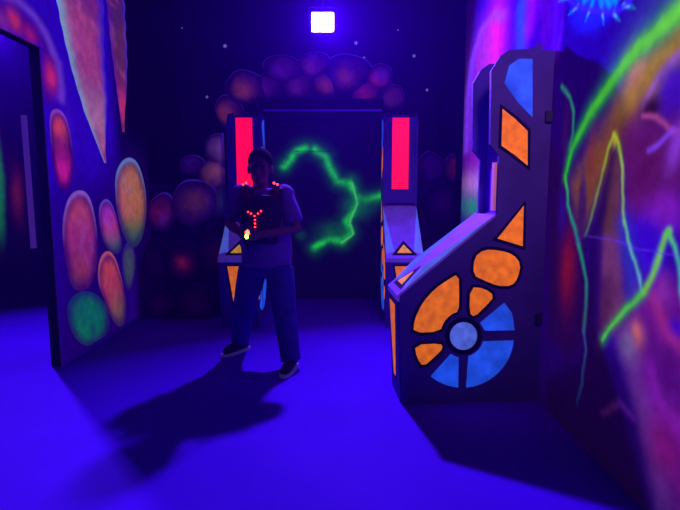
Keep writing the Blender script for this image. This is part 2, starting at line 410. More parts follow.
# ---- right mural
def RP(px, py):
    v = atX(px, py, XR); return (v.y, v.z)
def rpaint(A, B):
    p = Painter(A, B, (44, 4, 130))
    L = lambda *q: [RP(x, y) for x, y in q]
    p.over(fbm(A, B, 1.6, 21) * .5, (40, 4, 150))
    # top: violet cavern with streaks
    p.over(np.clip((B - 2.15) / .2, 0, 1) * .7, (36, 0, 112))
    for q, w_, c, al in ((((533, -20), (531, 10), (528, 30)), .10, (140, 20, 150), .7), (((521, 8), (520, 35), (520, 60)), .07, (20, 90, 190), .85),
                         (((558, -20), (556, 15), (553, 58)), .045, (84, 10, 170), .8), (((566, -20), (563, 20), (558, 50)), .03, (96, 20, 170), .6),
                         (((500, -10), (508, 20), (512, 60)), .12, (60, 10, 235), .8), (((545, -5), (548, 20), (543, 50)), .08, (90, 8, 130), .6)):
        p.stroke(L(*q), w_, c, al, .7, mottle=.2)
    # far rock beside the gate
    p.poly(L((466, 260), (465, 150), (468, 100), (474, 55), (484, 28), (496, 16), (503, 20), (505, 60), (500, 260)), (84, 14, 120), .85, .1, .3)
    p.blob(RP(495, 45), .25, .35, (230, 20, 120), .75, mottle=.3)
    p.blob(RP(482, 60), .5, .35, (150, 60, 100), .7, mottle=.3)
    p.blob(RP(474, 110), .45, .35, (120, 50, 120), .8, mottle=.3)
    p.blob(RP(474, 165), .5, .25, (130, 30, 120), .7, mottle=.3)
    p.blob(RP(474, 185), .5, .13, (190, 150, 160), .8, mottle=.3)
    p.blob(RP(473, 207), .45, .12, (30, 170, 90), .9, mottle=.2)
    p.stroke(L((466, 150), (467, 100), (472, 60), (482, 30), (494, 15), (502, 17)), .04, (130, 70, 200), .9, .35)
    # space behind the ringed planet
    p.poly(L((566, -60), (562, 60), (562, 140), (566, 178), (590, 110), (640, 45), (700, -20), (740, -120)), (34, 1, 120), .85, .04)
    p.poly(L((640, -70), (640, 0), (610, 60), (600, 90), (650, 40), (700, -20), (730, -80)), (60, 70, 120), .5, .09)
    # teal ring (drips and spokes)
    cx, cy = 599, -14
    p.blob(RP(cx, cy), .30, .21, (30, 40, 210), .9, p=6)
    for k in range(15):
        an = math.pi * (k + .5) / 15 * 2; 
        q = lambda r: (cx + 1.18 * r * math.cos(an), cy + r * math.sin(an))
        p.stroke([RP(*q(8)), RP(*q(19))], .022, (0, 170, 200), .9)
        p.stroke([RP(*q(27)), RP(*q(32))], .012, (110, 210, 255), 1, w2=.004)
        p.stroke([RP(*q(32)), RP(*q(38))], .012, (10, 150, 150), .6, w2=.003)
    p.stroke([RP(cx + 30 * math.cos(t) * 1.18, cy + 25 * math.sin(t)) for t in [i * math.pi / 14 for i in range(29)]], .014, (60, 40, 255), .9)
    # warm haze band under the planet rim
    p.poly(L((740, -70), (690, 15), (650, 58), (618, 100), (590, 150), (572, 182), (580, 230), (600, 190), (622, 150), (648, 110), (668, 74), (700, 50), (760, 20)), (150, 92, 16), .95, .07, .3)
    p.stroke(L((690, 20), (655, 62), (632, 92)), .10, (165, 150, 20), .8, mottle=.3)
    p.blob(RP(635, 66), .08, .08, (225, 160, 90), .7)
    p.blob(RP(592, 160), .06, .16, (150, 60, 60), .6, mottle=.3)
    p.stroke(L((700, 38), (672, 62), (655, 82), (643, 108)), .02, (150, 110, 150), .8)
    p.blob(RP(672, 88), .10, .10, (70, 20, 150), .9, p=3)
    # brown rock mass
    p.poly(L((643, 108), (628, 120), (618, 130), (622, 170), (626, 215), (640, 225), (665, 200), (760, 190), (760, 90), (690, 110), (660, 118)), (96, 26, 74), .95, .06, .25)
    p.blob(RP(650, 110), .07, .05, (44, 8, 34), .95, p=3)
    p.stroke(L((642, 117), (655, 117), (664, 124), (671, 132), (690, 130)), .014, (170, 80, 110), .9)
    p.stroke(L((672, 130), (660, 142), (648, 150)), .014, (140, 80, 190), .9)
    p.blob(RP(676, 145), .05, .1, (160, 80, 190), .8, rot=.4)
    p.blob(RP(645, 175), .14, .1, (90, 20, 70), .8)
    p.blob(RP(664, 212), .14, .09, (150, 40, 160), .9, mottle=.2)
    p.blob(RP(648, 235), .14, .09, (60, 10, 175), .9)
    p.blob(RP(650, 262), .10, .08, (66, 10, 185), .9)
    # the peak
    p.poly(L((596, 245), (600, 200), (612, 140), (619, 142), (621, 180), (624, 215), (628, 245), (636, 290), (636, 330), (590, 330)), (52, 14, 96), .95, .03)
    p.poly(L((600, 330), (603, 240), (609, 190), (616, 150), (620, 170), (621, 215), (622, 250), (624, 300), (618, 330)), (128, 70, 84), .85, .035, .25)
    p.stroke(L((622, 225), (630, 262), (634, 290)), .07, (54, 60, 160), .8)
    p.stroke(L((605, 290), (600, 330), (596, 360)), .1, (60, 14, 50), .6)
    p.blob(RP(582, 205), .05, .2, (58, 10, 130), .85, p=4)
    p.blob(RP(590, 330), .06, .35, (40, 8, 96), .9, p=4)
    # red strip beside the console
    p.poly(L((556, 150), (566, 180), (573, 230), (584, 280), (585, 340), (570, 360), (548, 340), (548, 150)), (46, 8, 90), .9, .06)
    p.blob(RP(568, 268), .09, .22, (165, 22, 54), .75, mottle=.2)
    p.blob(RP(566, 130), .05, .2, (70, 20, 120), .8)
    p.blob(RP(563, 210), .06, .15, (60, 20, 190), .8)
    # lower right: mauve beams
    p.poly(L((640, 285), (622, 335), (632, 370), (646, 420), (668, 520), (760, 560), (760, 260), (672, 280)), (116, 26, 120), .95, .07, .3)
    p.stroke(L((628, 345), (640, 400), (662, 500)), .09, (120, 60, 130), .8, w2=.1, mottle=.3)
    p.blob(RP(637, 334), .05, .06, (235, 130, 80), .9, mottle=.2)
    p.blob(RP(628, 345), .06, .08, (130, 120, 130), .8)
    p.stroke(L((655, 300), (668, 335), (690, 352)), .045, (175, 50, 120), .9, mottle=.2)
    p.blob(RP(662, 288), .06, .07, (160, 60, 150), .8)
    p.blob(RP(678, 330), .05, .04, (60, 10, 170), .9)
    p.blob(RP(664, 372), .12, .10, (84, 14, 104), .85)
    p.stroke(L((650, 372), (656, 400), (690, 440)), .05, (140, 36, 150), .85)
    p.blob(RP(664, 450), .12, .12, (150, 24, 110), .8)
    p.poly(L((590, 350), (618, 352), (640, 420), (655, 520), (540, 520), (548, 380)), (34, 4, 80), .95, .06)  # console's cast shadow painted in as dark purple
    p.stroke(L((602, 412), (620, 404), (636, 420)), .02, (90, 30, 120), .7)
    # the glowing green lines
    G = (70, 235, 50)
    p.stroke(L((565, 176), (572, 150), (588, 118), (610, 85), (640, 48), (680, 10), (730, -40)), .034, (20, 150, 70), .85, w2=.10)
    p.stroke(L((565, 178), (572, 150), (588, 118), (610, 85), (640, 48), (680, 10), (730, -40)), .015, (50, 235, 30), 1, w2=.055, col2=(110, 250, 50))
    p.stroke(L((565, 176), (568, 190), (568, 205), (574, 225), (579, 245)), .016, (70, 225, 80), 1, col2=(10, 140, 190))
    p.stroke(L((579, 245), (583, 262), (586, 280), (586, 305), (584, 330)), .016, (30, 190, 150), .95, col2=(70, 110, 150))
    p.stroke(L((584, 330), (586, 350), (582, 380), (577, 402)), .014, (70, 90, 190), .9, col2=(30, 50, 140))
    p.stroke(L((562, 86), (570, 98), (574, 112), (573, 134), (570, 150)), .014, (50, 170, 130), .85)
    p.stroke(L((585, 236), (592, 212), (600, 182), (607, 150), (613, 135)), .011, (90, 130, 110), .95, col2=(200, 230, 30))
    p.stroke(L((613, 135), (618, 143), (622, 170), (623, 205), (624, 225)), .013, (200, 235, 30), 1, col2=(120, 200, 110))
    p.stroke(L((624, 222), (628, 240), (635, 260), (639, 275), (641, 290)), .012, (110, 220, 90), 1, col2=(100, 190, 190))
    p.blob(RP(614, 140), .022, .03, (230, 220, 20), .9)
    p.stroke(L((602, 338), (613, 324), (628, 306), (644, 292)), .03, (60, 160, 60), .7)
    p.stroke(L((602, 338), (613, 324), (628, 306), (644, 292)), .010, (90, 240, 60), 1, w2=.018)
    p.stroke(L((644, 292), (652, 276), (660, 252), (667, 234), (670, 230)), .016, (130, 245, 60), 1)
    p.stroke(L((669, 230), (675, 245), (678, 265), (682, 300), (700, 360)), .013, (90, 245, 60), 1, col2=(60, 170, 200))
    p.stroke(L((575, 245), (583, 236), (610, 240), (640, 250), (680, 254)), .005, (110, 60, 210), .5)
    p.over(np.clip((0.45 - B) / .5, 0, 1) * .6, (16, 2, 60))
    return p.c
ra = seq((1.3, 1.8, .02), (1.8, 3.3, .008), (3.3, 5.6, .02)); rb = seq((0.0, 2.7, .009), (2.7, 4.1, .02))
AA, BB = np.meshgrid(ra, rb, indexing='ij')
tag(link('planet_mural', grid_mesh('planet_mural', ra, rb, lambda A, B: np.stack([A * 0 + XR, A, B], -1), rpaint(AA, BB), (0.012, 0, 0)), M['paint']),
    'fluorescent space mural with green planet rim, mountain peak and lightning on the right wall', 'mural')

# ---- starry backdrop
bd = thing('starry_backdrop', 'near-black backdrop dotted with tiny painted stars behind the gate', 'backdrop', (-0.45, 7.12, 0))
box('backing_board', -1.8, 1.78, 0.0, 0.015, 0.0, 4.1, M['wall'], bd)
for x, y, r in ((207, 97, 1), (225, 46, 1.4), (356, 43, 1.3), (364, 58, 1), (414, 56, 1.2), (427, 90, 1), (138, 116, 1), (138, 126, .7), (463, 70, .8), (165, 60, .6), (445, 25, .7), (182, 28, .5), (398, 30, .6)):
    v = atY(x, y, 7.12) - Vector((-0.45, 7.12, 0)); bm = bmesh.new()
    pts = [(v.x + (.012 if k % 2 else .024) * r * math.cos(k * math.pi / 5), v.z + (.012 if k % 2 else .024) * r * math.sin(k * math.pi / 5)) for k in range(10)]
    prism(bm, pts, lambda p: (p[0], -.004, p[1]), lambda p: (p[0], 0.0, p[1])); obj('star', bm, M['star'], bd)

# ---- gate back panel with green lightning
def gpaint(A, B):
    p = Painter(A, B, (9, 2, 60)); Q = lambda *q: [(atY(x, y, 6.6).x, atY(x, y, 6.6).z) for x, y in q]
    p.over(fbm(A, B, 2, 8) * .3, (4, 0, 40))
    for q in (((284, 167), (291, 158), (297, 151), (306, 148)), ((315, 149), (325, 156), (331, 170), (338, 182), (350, 184)), ((350, 184), (356, 196), (366, 200), (380, 196)),
              ((358, 198), (352, 213), (346, 222), (350, 232), (342, 241), (330, 238), (320, 244), (315, 248))):
        p.stroke(Q(*q), .10, (4, 86, 46), .7, mottle=.95, seed=77)
        p.stroke(Q(*q), .042, (30, 215, 70), 1.0, mottle=.75, seed=33)
    p.blob(Q((358, 205))[0], .16, .13, (8, 130, 56), .7, mottle=.4)
    p.blob(Q((335, 232))[0], .2, .12, (8, 110, 50), .7, mottle=.5)
    p.blob(Q((301, 236))[0], .06, .06, (6, 80, 50), .6)
    p.stroke(Q((352, 184), (357, 203), (350, 222), (353, 234), (342, 242)), .012, (90, 240, 130), .8)
    p.stroke(Q((296, 151), (345, 151)), .006, (2, 20, 20), .9)
    p.stroke(Q((262, 107), (382, 107)), .006, (20, 10, 90), .8)
    return p.c
ga = seq((-1.25, .86, .014)); gb = seq((0, 2.35, .014)); GA, GB = np.meshgrid(ga, gb, indexing='ij')
tag(link('lightning_backdrop', grid_mesh('lightning_backdrop', ga, gb, lambda A, B: np.stack([A, A * 0 + 6.6, B], -1), gpaint(GA, GB), (0, 0.02, 0)), M['glowpaint']),
    'dark panel with a green lightning bolt painted on it inside the gate', 'panel')

# ================================================================== GATE MODULES
U0, Y0 = 0.39, 3.2
def cu(px, py):
    v = atY(px, py, 3.2); return (v.x - U0, v.z)
CELLS = [
    ('orange', [(412, 333), (413, 320), (421, 303), (434, 289), (446, 281), (458, 274), (458.5, 296), (458, 312), (450, 315), (443, 322), (439, 332)], 1, 'tall orange flame-shaped cell'),
    ('orange', [(413, 345), (440, 344), (442, 349), (434, 357), (422, 367), (416, 359)], 1, 'small orange cell left of the hub'),
    ('orange', [(470, 288), (484, 289), (495, 297), (486, 307), (474, 318), (469, 314)], 1, 'orange wedge above the hub'),
    ('orange', [(474, 258), (484, 250), (500, 251), (514, 255), (522, 265), (519, 279), (513, 287), (498, 287), (484, 281), (473, 276)], 1, 'rounded orange cell'),
    ('orange', [(525, 206), (524, 247), (511, 243), (498, 239)], 0, 'orange triangle cell'),
    ('orange', [(503, 108), (516, 118), (529, 130), (529, 165), (515, 154), (502, 145)], 0, 'orange slanted cell near the top'),
    ('blue', [(505, 82), (510, 64), (520, 57), (534, 57), (534, 116), (519, 101)], 0, 'blue shard cell at the top'),
    ('blue', [(505, 304), (513, 315), (515.5, 332), (485, 332), (480, 324)], 0, None),
]
def arc(cx, cy, r, a0, a1, n=10): return [(cx + r * math.cos(R(a0 + (a1 - a0) * i / n)), cy + r * math.sin(R(a0 + (a1 - a0) * i / n))) for i in range(n + 1)]
CELLS.append(('blue', arc(463, 337, 52, 6, 87, 14) + arc(463, 337, 21, 76, 16, 8), 0, None))
CELLS.append(('blue', arc(463, 337, 52, 96, 130, 8) + arc(463, 337, 22, 126, 103, 6), 0, None))
CELLS.append(('hub', arc(463, 337, 14, 0, 345, 23), 0, 'pale blue round hub'))
W = 0.38
def module(name, label, loc, rz, head_bottom, long_head, group=None, sides=(1, -1)):
    t = thing(name, label, 'pillar', loc, rz, group)
    hb = head_bottom
    prof = [(0.02, 0.0), (0.0, 0.35), (-0.015, 0.70), (-0.01, 0.74), (0.605, 1.255)]
    if hb - 1.27 > .1: prof += [(0.615, 1.28), (0.615, hb + .02), (0.555, hb + .09)]
    else: prof += [(0.555, 1.27)]
    prof += [(0.545, 2.16), (0.60, 2.25), (0.655, 2.29), (0.78, 2.295), (0.86, 2.33), (0.865, 2.29), (0.945, 2.29), (0.945, 0.0)]
    for s in (1, -1):
        x0 = s * (W / 2 - .028); x1 = s * W / 2
        bm = bmesh.new(); prism(bm, prof, lambda p: (x0, p[0], p[1]), lambda p: (x1, p[0], p[1]))
        sp = obj('side_panel', bm, M['panel'], t)
        if s in sides:
            for kind, pts, sm, lb in CELLS:
                pl = [cu(*q) for q in pts]
                if sm: pl = smoothpoly(pl, 1)
                if kind == 'orange':
                    bm = bmesh.new(); prism(bm, grow(pl, .021), lambda p: (x1, p[0], p[1]), lambda p: (x1 + s * .002, p[0], p[1])); obj('cell_outline', bm, M['outline'], sp)
                bm = bmesh.new(); prism(bm, pl, lambda p: (x1, p[0], p[1]), lambda p: (x1 + s * .004, p[0], p[1]))
                c = obj('painted_cell', bm, M[kind], sp)
                if lb: c['label'] = lb
            bm = bmesh.new(); pl = [cu(*q) for q in arc(463, 337, 19, 0, 345, 23)]
            prism(bm, pl, lambda p: (x1, p[0], p[1]), lambda p: (x1 + s * .002, p[0], p[1])); obj('cell_outline', bm, M['outline'], sp)
    wi = W / 2 - .028
    core = [(0.03, 0.0), (0.01, 0.35), (-0.005, 0.72), (0.615, 1.245), (0.66, 1.27), (0.66, 2.24), (0.93, 2.24), (0.93, 0.0)]
    bm = bmesh.new(); prism(bm, core, lambda p: (-wi, p[0], p[1]), lambda p: (wi, p[0], p[1])); obj('body', bm, M['core'], t)
    # recessed lit panel in the head, with its frame
    hz0 = hb + .03
    if long_head:
        bm = bmesh.new()
        bx(bm, -wi, -.095, .56, .60, hz0 - .03, 2.24); bx(bm, .095, wi, .56, .60, hz0 - .03, 2.24)
        bx(bm, -.095, .095, .56, .60, hz0 - .03, 1.45); bx(bm, -.095, .095, .56, .60, 2.245 - .01, 2.26)
        obj('head_frame', bm, M['panel'], t)
        o = box('light_panel', -.094, .094, .585, .66, 1.452, 2.235, M['red'], t); o['label'] = 'glowing red light panel'
    else:
        o = box('pink_strip', wi - .05, wi, .60, .66, 1.29, hb - .02, M['pinkstrip'], t); o['label'] = 'salmon pink strip'  # narrow pink strip at the neck's edge, faintly emissive
    # sloping nose: lavender plate with raised blue facets and a triangle
    du, dz = 0.615, 0.51; L = math.hypot(du, dz); n = Vector((0, -dz / L, du / L))
    def sl(x, k, h): return Vector((x, -0.01 + du * k, 0.745 + dz * k)) + n * h
    bm = bmesh.new(); prism(bm, [(-W / 2 - .004, -.02), (W / 2 + .004, -.02), (W / 2 - .0, 1.0), (-W / 2, 1.0)], lambda p: sl(p[0], p[1], -.004), lambda p: sl(p[0], p[1], .010)); obj('nose_plate', bm, M['lavender'], t)
    for s in (1, -1):
        bm = bmesh.new()
        a = [sl(s * W / 2, 0.97, .011), sl(s * W / 2, .06, .011), sl(s * .10, .10, .011), sl(s * .155, .30, .04)]
        vs = [bm.verts.new(v) for v in a]
        for f in ((0, 1, 3), (1, 2, 3), (2, 0, 3), (0, 2, 1)): bm.faces.new([vs[i] for i in f])
        o = obj('nose_facet', bm, M['shard'], t); o['label'] = 'pale blue raised facet'
    tri = [(-.13, .035), (.13, .035), (0, .30)]
    bm = bmesh.new(); prism(bm, tri, lambda p: sl(*p, .010), lambda p: sl(*p, .014)); obj('triangle_outline', bm, M['outline'], t)
    tri = [(-.075, .07), (.075, .07), (0, .22)]
    bm = bmesh.new(); prism(bm, tri, lambda p: sl(*p, .014), lambda p: sl(*p, .018)); o = obj('triangle', bm, M['gold'], t); o['label'] = 'small amber triangle'
    bm = bmesh.new(); bx(bm, -W / 2 - .008, W / 2 + .008, -.028, -.012, .70, .745, .004); obj('nose_lip', bm, M['lavender'], t)
    # base front with tapering orange inlay
    def fr(x, z, h): return Vector((x, 0.03 - .035 * z / .72 - h - .022, z))
    bm = bmesh.new(); prism(bm, [(-W / 2 + .028, 0.0), (W / 2 - .028, 0.0), (W / 2 - .028, .70), (-W / 2 + .028, .70)], lambda p: fr(p[0], p[1], -.03), lambda p: fr(p[0], p[1], .0)); obj('base_front', bm, M['panel'], t)
    for g, mm, h, nm in ((.02, 'outline', .002, 'inlay_outline'), (0, 'orange', .005, 'inlay')):
        bm = bmesh.new(); pl = grow([(-.03, .14), (.03, .14), (.10, .66), (-.10, .66)], g)
        prism(bm, pl, lambda p: fr(p[0], p[1], .0), lambda p: fr(p[0], p[1], h)); obj(nm, bm, M[mm], t)
    return t
gl = module('gate_pillar', 'tall gate pillar with a red light panel, left of the opening behind the player', (-1.055, 5.10, 0), R(1), 1.30, True, 'gate pillars')
gr = module('gate_pillar', 'tall gate pillar with a red light panel, right of the opening beyond the wheel-painted console', (0.665, 5.10, 0), R(-1), 1.30, True, 'gate pillars')
cn = module('console_pillar', 'large near pillar with blue and orange wheel design against the right wall', (U0 - .002, Y0 + W / 2, 0), R(-90 + 3.5), 1.62, False)
for px, py in ((557, 115), (544, 321)):
    v = atY(px, py, 3.19); q = cn.matrix_basis.inverted() @ v
    box('hinge', W / 2 + .001, W / 2 + .022, min(q.y - .03, .90), .943, q.z - .035, q.z + .035, M['metal'], cn, .003)
# lintel
lt = thing('gate_lintel', 'dark flat lintel spanning the gate between the two red-lit pillars', 'lintel', (-0.195, 5.85, 2.30))
box('beam', -.70, .68, -.12, .14, 0.01, 0.15, M['black'], lt, .006)
box('trim', -.66, .66, -.135, -.12, 0.01, 0.03, M['core'], lt)

# ================================================================== BOULDER SET PIECES
PAL = [(190, 30, 110), (150, 40, 160), (130, 50, 130), (190, 60, 80), (110, 30, 180)]
def boulder(parent, root, Y, cx, cy, rx, ry, spots, body=(70, 10, 150), rim=(90, 50, 255), depth=.12, seed=1, rot=0.0, dark=(30, 2, 110), xlim=(-9, 9)):
    rng = random.Random(seed); ph = [rng.uniform(0, 6.3) for _ in range(4)]; n = 40; pts = []
    for i in range(n):
        t = 2 * math.pi * i / n; k = 1 + .05 * math.sin(2 * t + ph[0]) + .04 * math.sin(3 * t + ph[1]) + .02 * math.sin(5 * t + ph[2])
        x = rx * k * math.cos(t); y = ry * k * math.sin(t)
        v = atY(cx + x * math.cos(rot) - y * math.sin(rot), cy + x * math.sin(rot) + y * math.cos(rot), Y); pts.append((min(max(v.x, xlim[0]), xlim[1]) - root.x, max(v.z - root.z, .005 - root.z + 0)))
    c = np.mean(np.array(pts), axis=0)
    sp = []
    for (sx, sy), sr, sc, al in spots:
        v = atY(sx, sy, Y); sp.append(((v.x - root.x, v.z - root.z), sr, sc, al))
    to3 = lambda a, b: np.stack([a, a * 0 + (Y - root.y), b], -1)
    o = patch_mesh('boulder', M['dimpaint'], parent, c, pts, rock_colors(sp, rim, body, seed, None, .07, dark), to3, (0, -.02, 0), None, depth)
    return o
ar = Vector((-0.2, 6.18, 2.2))
arch = thing('boulder_arch', 'arch of painted purple and pink boulders over the gate lintel', 'arch', ar)
bm = bmesh.new()
prism(bm, [(-1.2, .05), (-1.15, .28), (-.9, .5), (-.5, .62), (0, .66), (.45, .58), (.8, .42), (.95, .2), (1.0, .05)], lambda p: (p[0], .01, p[1]), lambda p: (p[0], .05, p[1])); obj('backing_board', bm, M['wall'], arch)
ARCH = [(247, 88, 19, 15, .35), (230, 112, 12, 15, -.3), (284, 70, 19, 13, 0), (314, 66, 15, 12, 0), (347, 75, 22, 19, .3), (379, 78, 12, 12, 0), (392, 98, 11, 12, 0),
        (268, 88, 15, 11, 0), (300, 86, 18, 12, 0), (328, 84, 16, 12, 0), (366, 92, 15, 11, 0)]
for k, (x, y, rx, ry, ro) in enumerate(ARCH):
    c1 = ((x - 2, y + 3), .10, PAL[(k * 2) % 5] if k > 1 else (230, 90, 90), .9)
    boulder(arch, ar, 6.18 - (.0 if k > 6 else .03), x, y, rx * 1.18, ry * 1.15, [c1, ((x + 5, y - 3), .12, (90, 14, 120), .5)], seed=30 + k, rot=ro, body=(50, 6, 104), rim=(84, 50, 255), depth=.10, dark=(20, 0, 80))
lr = Vector((-1.6, 5.6, 0))
lw = thing('boulder_stack', 'dark stack of painted boulders left of the gate pillar', 'rocks', lr)
box('backing_board', -.5, .33, .0, .04, 0.0, 1.5, M['wall'], lw)
LW = [(224, 150, 18, 19, .2, 0), (216, 174, 16, 16, 0, 1), (193, 165, 13, 10, -.4, 2), (196, 202, 24, 24, 0, 3), (163, 212, 14, 20, 0, 4), (222, 200, 14, 18, 0, 5), (184, 262, 20, 24, 0, 6), (157, 262, 12, 26, 0, 7), (216, 250, 18, 26, 0, 8), (196, 302, 24, 18, 0, 9), (160, 302, 15, 15, 0, 10)]
for x, y, rx, ry, ro, k in LW:
    sc = {0: (150, 90, 160), 1: (190, 100, 110), 3: (130, 60, 90), 4: (150, 30, 120), 5: (60, 90, 70), 6: (190, 40, 90)}.get(k, (60, 10, 110))
    al = .9 if k < 5 else (.7 if k == 6 else .3); r_ = .13 if k != 6 else .08
    boulder(lw, lr, 5.56 - .03 * (k in (3,)), x, y, rx, ry, [((x + 2, y), r_, sc, al)], seed=60 + k, rot=ro, body=(56, 6, 110) if k < 6 else (16, 0, 62), rim=(84, 50, 240) if k < 5 else (22, 0, 90), depth=.13 if k < 4 else .09, dark=(24, 0, 90) if k < 6 else (8, 0, 45), xlim=(-9, -1.262))
rr = Vector((1.1, 5.9, 0))
rw = thing('boulder_stack', 'dim stack of painted boulders between the right gate pillar and the right wall', 'rocks', rr)
box('backing_board', -.16, .22, .0, .04, 0.0, 1.8, M['wall'], rw)
for x, y, rx, ry, k in ((430, 168, 14, 17, 0), (455, 170, 13, 16, 1), (440, 205, 17, 22, 2), (462, 215, 10, 24, 3), (450, 250, 18, 22, 4), (430, 262, 12, 26, 5)):
    boulder(rw, rr, 5.88, x, y, rx, ry, [((x + 2, y - 3), .12, (120, 30, 60) if k == 1 else (60, 10, 110), .7)], seed=90 + k, body=(20, 0, 80), rim=(50, 20, 170) if k < 2 else (20, 0, 80), depth=.08, dark=(10, 0, 50), xlim=(.885, 1.335))

# ================================================================== SIDE ROOM
pt = thing('partition', 'black partition with a glowing violet strip seen through the left doorway', 'partition', (-4.0, 6.6, 0))
box('panel', -.10, .12, .0, .8, 0.0, 2.5, M['black'], pt)
box('strip', -.10, -.025, -.012, .0, .68, 2.40, M['tube'], pt)
def gp(A, B):
    p = Painter(A, B, (6, 1, 26)); Q = lambda x, y: (atY(x, y, 8.1).x, atY(x, y, 8.1).z)
    p.blob(Q(-4, 180), .12, .9, (20, 130, 50), .95, p=5, mottle=.15); p.blob(Q(17, 195), .09, .35, (120, 24, 16), .8, mottle=.4)
    p.blob(Q(-30, 150), .3, .5, (90, 30, 120), .8, mottle=.4)
    return p.c
ga = seq((-7.0, -4.6, .03)); gb = seq((.25, 3.0, .03)); GA, GB = np.meshgrid(ga, gb, indexing='ij')
tag(link('glow_panel', grid_mesh('glow_panel', ga, gb, lambda A, B: np.stack([A, A * 0 + 8.1, B], -1), gp(GA, GB), (0, .03, 0)), M['glowpaint']), 'dark panel with a green painted shape far inside the left doorway', 'panel')

# ================================================================== UV FLOODLIGHT
fl = thing('uv_floodlight', 'square white-glowing floodlight hanging above the gate', 'lamp', LAMP, 0)
tilt = R(12)
bm = bmesh.new(); bx(bm, -.135, .135, .0, .09, -.115, .115, .012); h = obj('housing', bm, M['metal'], fl); h.rotation_euler = (-tilt * 0, 0, 0)
bm = bmesh.new(); bx(bm, -.118, .118, -.012, .0, -.098, .098, .008); obj('lens', bm, M['lens'], fl)
bm = bmesh.new(); bx(bm, -.155, -.140, .03, .06, -.02, .16); bx(bm, .140, .155, .03, .06, -.02, .16); bx(bm, -.155, .155, .03, .06, .155, .17); bx(bm, -.01, .01, .035, .055, .17, 4.15 - LAMP.z); obj('bracket', bm, M['metal'], fl)

# ================================================================== THE PLAYER
BY = 4.08
pr = Vector((-0.63, 4.08, 0))
def W3(px, py, Y=BY): return atY(px, py, Y) - pr
person = thing('person', 'person in jeans and a dark laser vest with red lights, aiming a glowing blaster', 'person', pr)
def tube(bm, pts, rad, seg=16, up=None):
    """closed tapered tube; rad entries are r or (r_side, r_depth)"""
    P = [Vector(p) for p in pts]; n = len(P); rings = []
    for i in range(n):
        d = (P[min(i + 1, n - 1)] - P[max(i - 1, 0)]).normalized()
        dep = Vector((0, 1, 0)) if abs(d.y) < .85 else Vector((0, 0, 1))
        s = d.cross(dep).normalized(); u = s.cross(d).normalized()
        r = rad[i]; rs, rd = (r, r) if not isinstance(r, tuple) else r
        rings.append([bm.verts.new(P[i] + s * rs * math.cos(2 * math.pi * k / seg) + u * rd * math.sin(2 * math.pi * k / seg)) for k in range(seg)])
    for a, b in zip(rings[:-1], rings[1:]):
        for k in range(seg): bm.faces.new((a[k], a[(k + 1) % seg], b[(k + 1) % seg], b[k]))
    bm.faces.new(rings[0][::-1]); bm.faces.new(rings[-1])
def ball(bm, c, rx, ry, rz, seg=20):
    r = bmesh.ops.create_uvsphere(bm, u_segments=seg, v_segments=seg // 2 + 2, radius=1)
    for v in r['verts']: v.co = Vector((v.co.x * rx, v.co.y * ry, v.co.z * rz)) + Vector(c)
def fuse(name, bm, m, parent, vox=.012, it=6):
    o = obj(name, bm, m, parent, True)
    r = o.modifiers.new('fuse', 'REMESH'); r.mode = 'VOXEL'; r.voxel_size = vox; r.use_smooth_shade = True
    s = o.modifiers.new('soften', 'SMOOTH'); s.factor = .5; s.iterations = it
    return o
# joints (photo side: L = left in the photo)
headc = W3(260, 168, 4.0); neck0 = W3(261, 190, 4.08); neck1 = W3(260, 176, 4.04)
shL = W3(241, 194, 4.10); elL = W3(229, 224, 4.00); wrL = W3(240, 232, 3.80)
shR = W3(284, 194, 4.08); elR = W3(297, 229, 3.98); wrR = W3(259, 235, 3.80)
chest = W3(263, 207, 4.08); waist = W3(266, 240, 4.10); hip = W3(266, 262, 4.10)
hpL = W3(253, 268, 4.12); knL = W3(244, 308, 4.16); anL = W3(240, 340, 4.33)
hpR = W3(279, 268, 4.08); knR = W3(285, 315, 3.96); anR = W3(291, 361, 3.87)
# body: one continuous skin
bm = bmesh.new()
tube(bm, [hip, waist, chest, W3(262, 196, 4.08), neck0, neck1, headc + Vector((0, .02, 0))], [(.15, .11), (.15, .11), (.17, .12), (.15, .09), (.065, .065), (.058, .06), (.05, .055)])
HS = 1.2
def hb(dx, dy, dz, rx, ry, rz, seg=14): ball(bm, headc + Vector((dx, dy, dz)) * HS, rx * HS, ry * HS, rz * HS, seg)
hb(0, .015, .025, .073, .092, .095, 24); hb(0, -.015, -.045, .058, .07, .07, 20)
for s in (-1, 1):
    hb(s * .075, .01, -.01, .011, .02, .032); hb(s * .032, -.07, -.028, .022, .018, .018)
hb(0, -.088, -.022, .014, .024, .027); hb(0, -.078, -.062, .024, .012, .009); hb(0, -.07, -.09, .025, .018, .018); hb(0, -.078, .028, .05, .014, .012)
for sh, el, wr in ((shL, elL, wrL), (shR, elR, wrR)):
    tube(bm, [sh, sh.lerp(el, .5), el, el.lerp(wr, .35), wr], [.055, .05, .042, .04, .027])
for h_, k_, a_ in ((hpL, knL, anL), (hpR, knR, anR)):
    tube(bm, [h_, h_.lerp(k_, .5), k_, k_.lerp(a_, .35), a_, a_ - Vector((0, 0, .04))], [.085, .075, .055, .055, .038, .036])
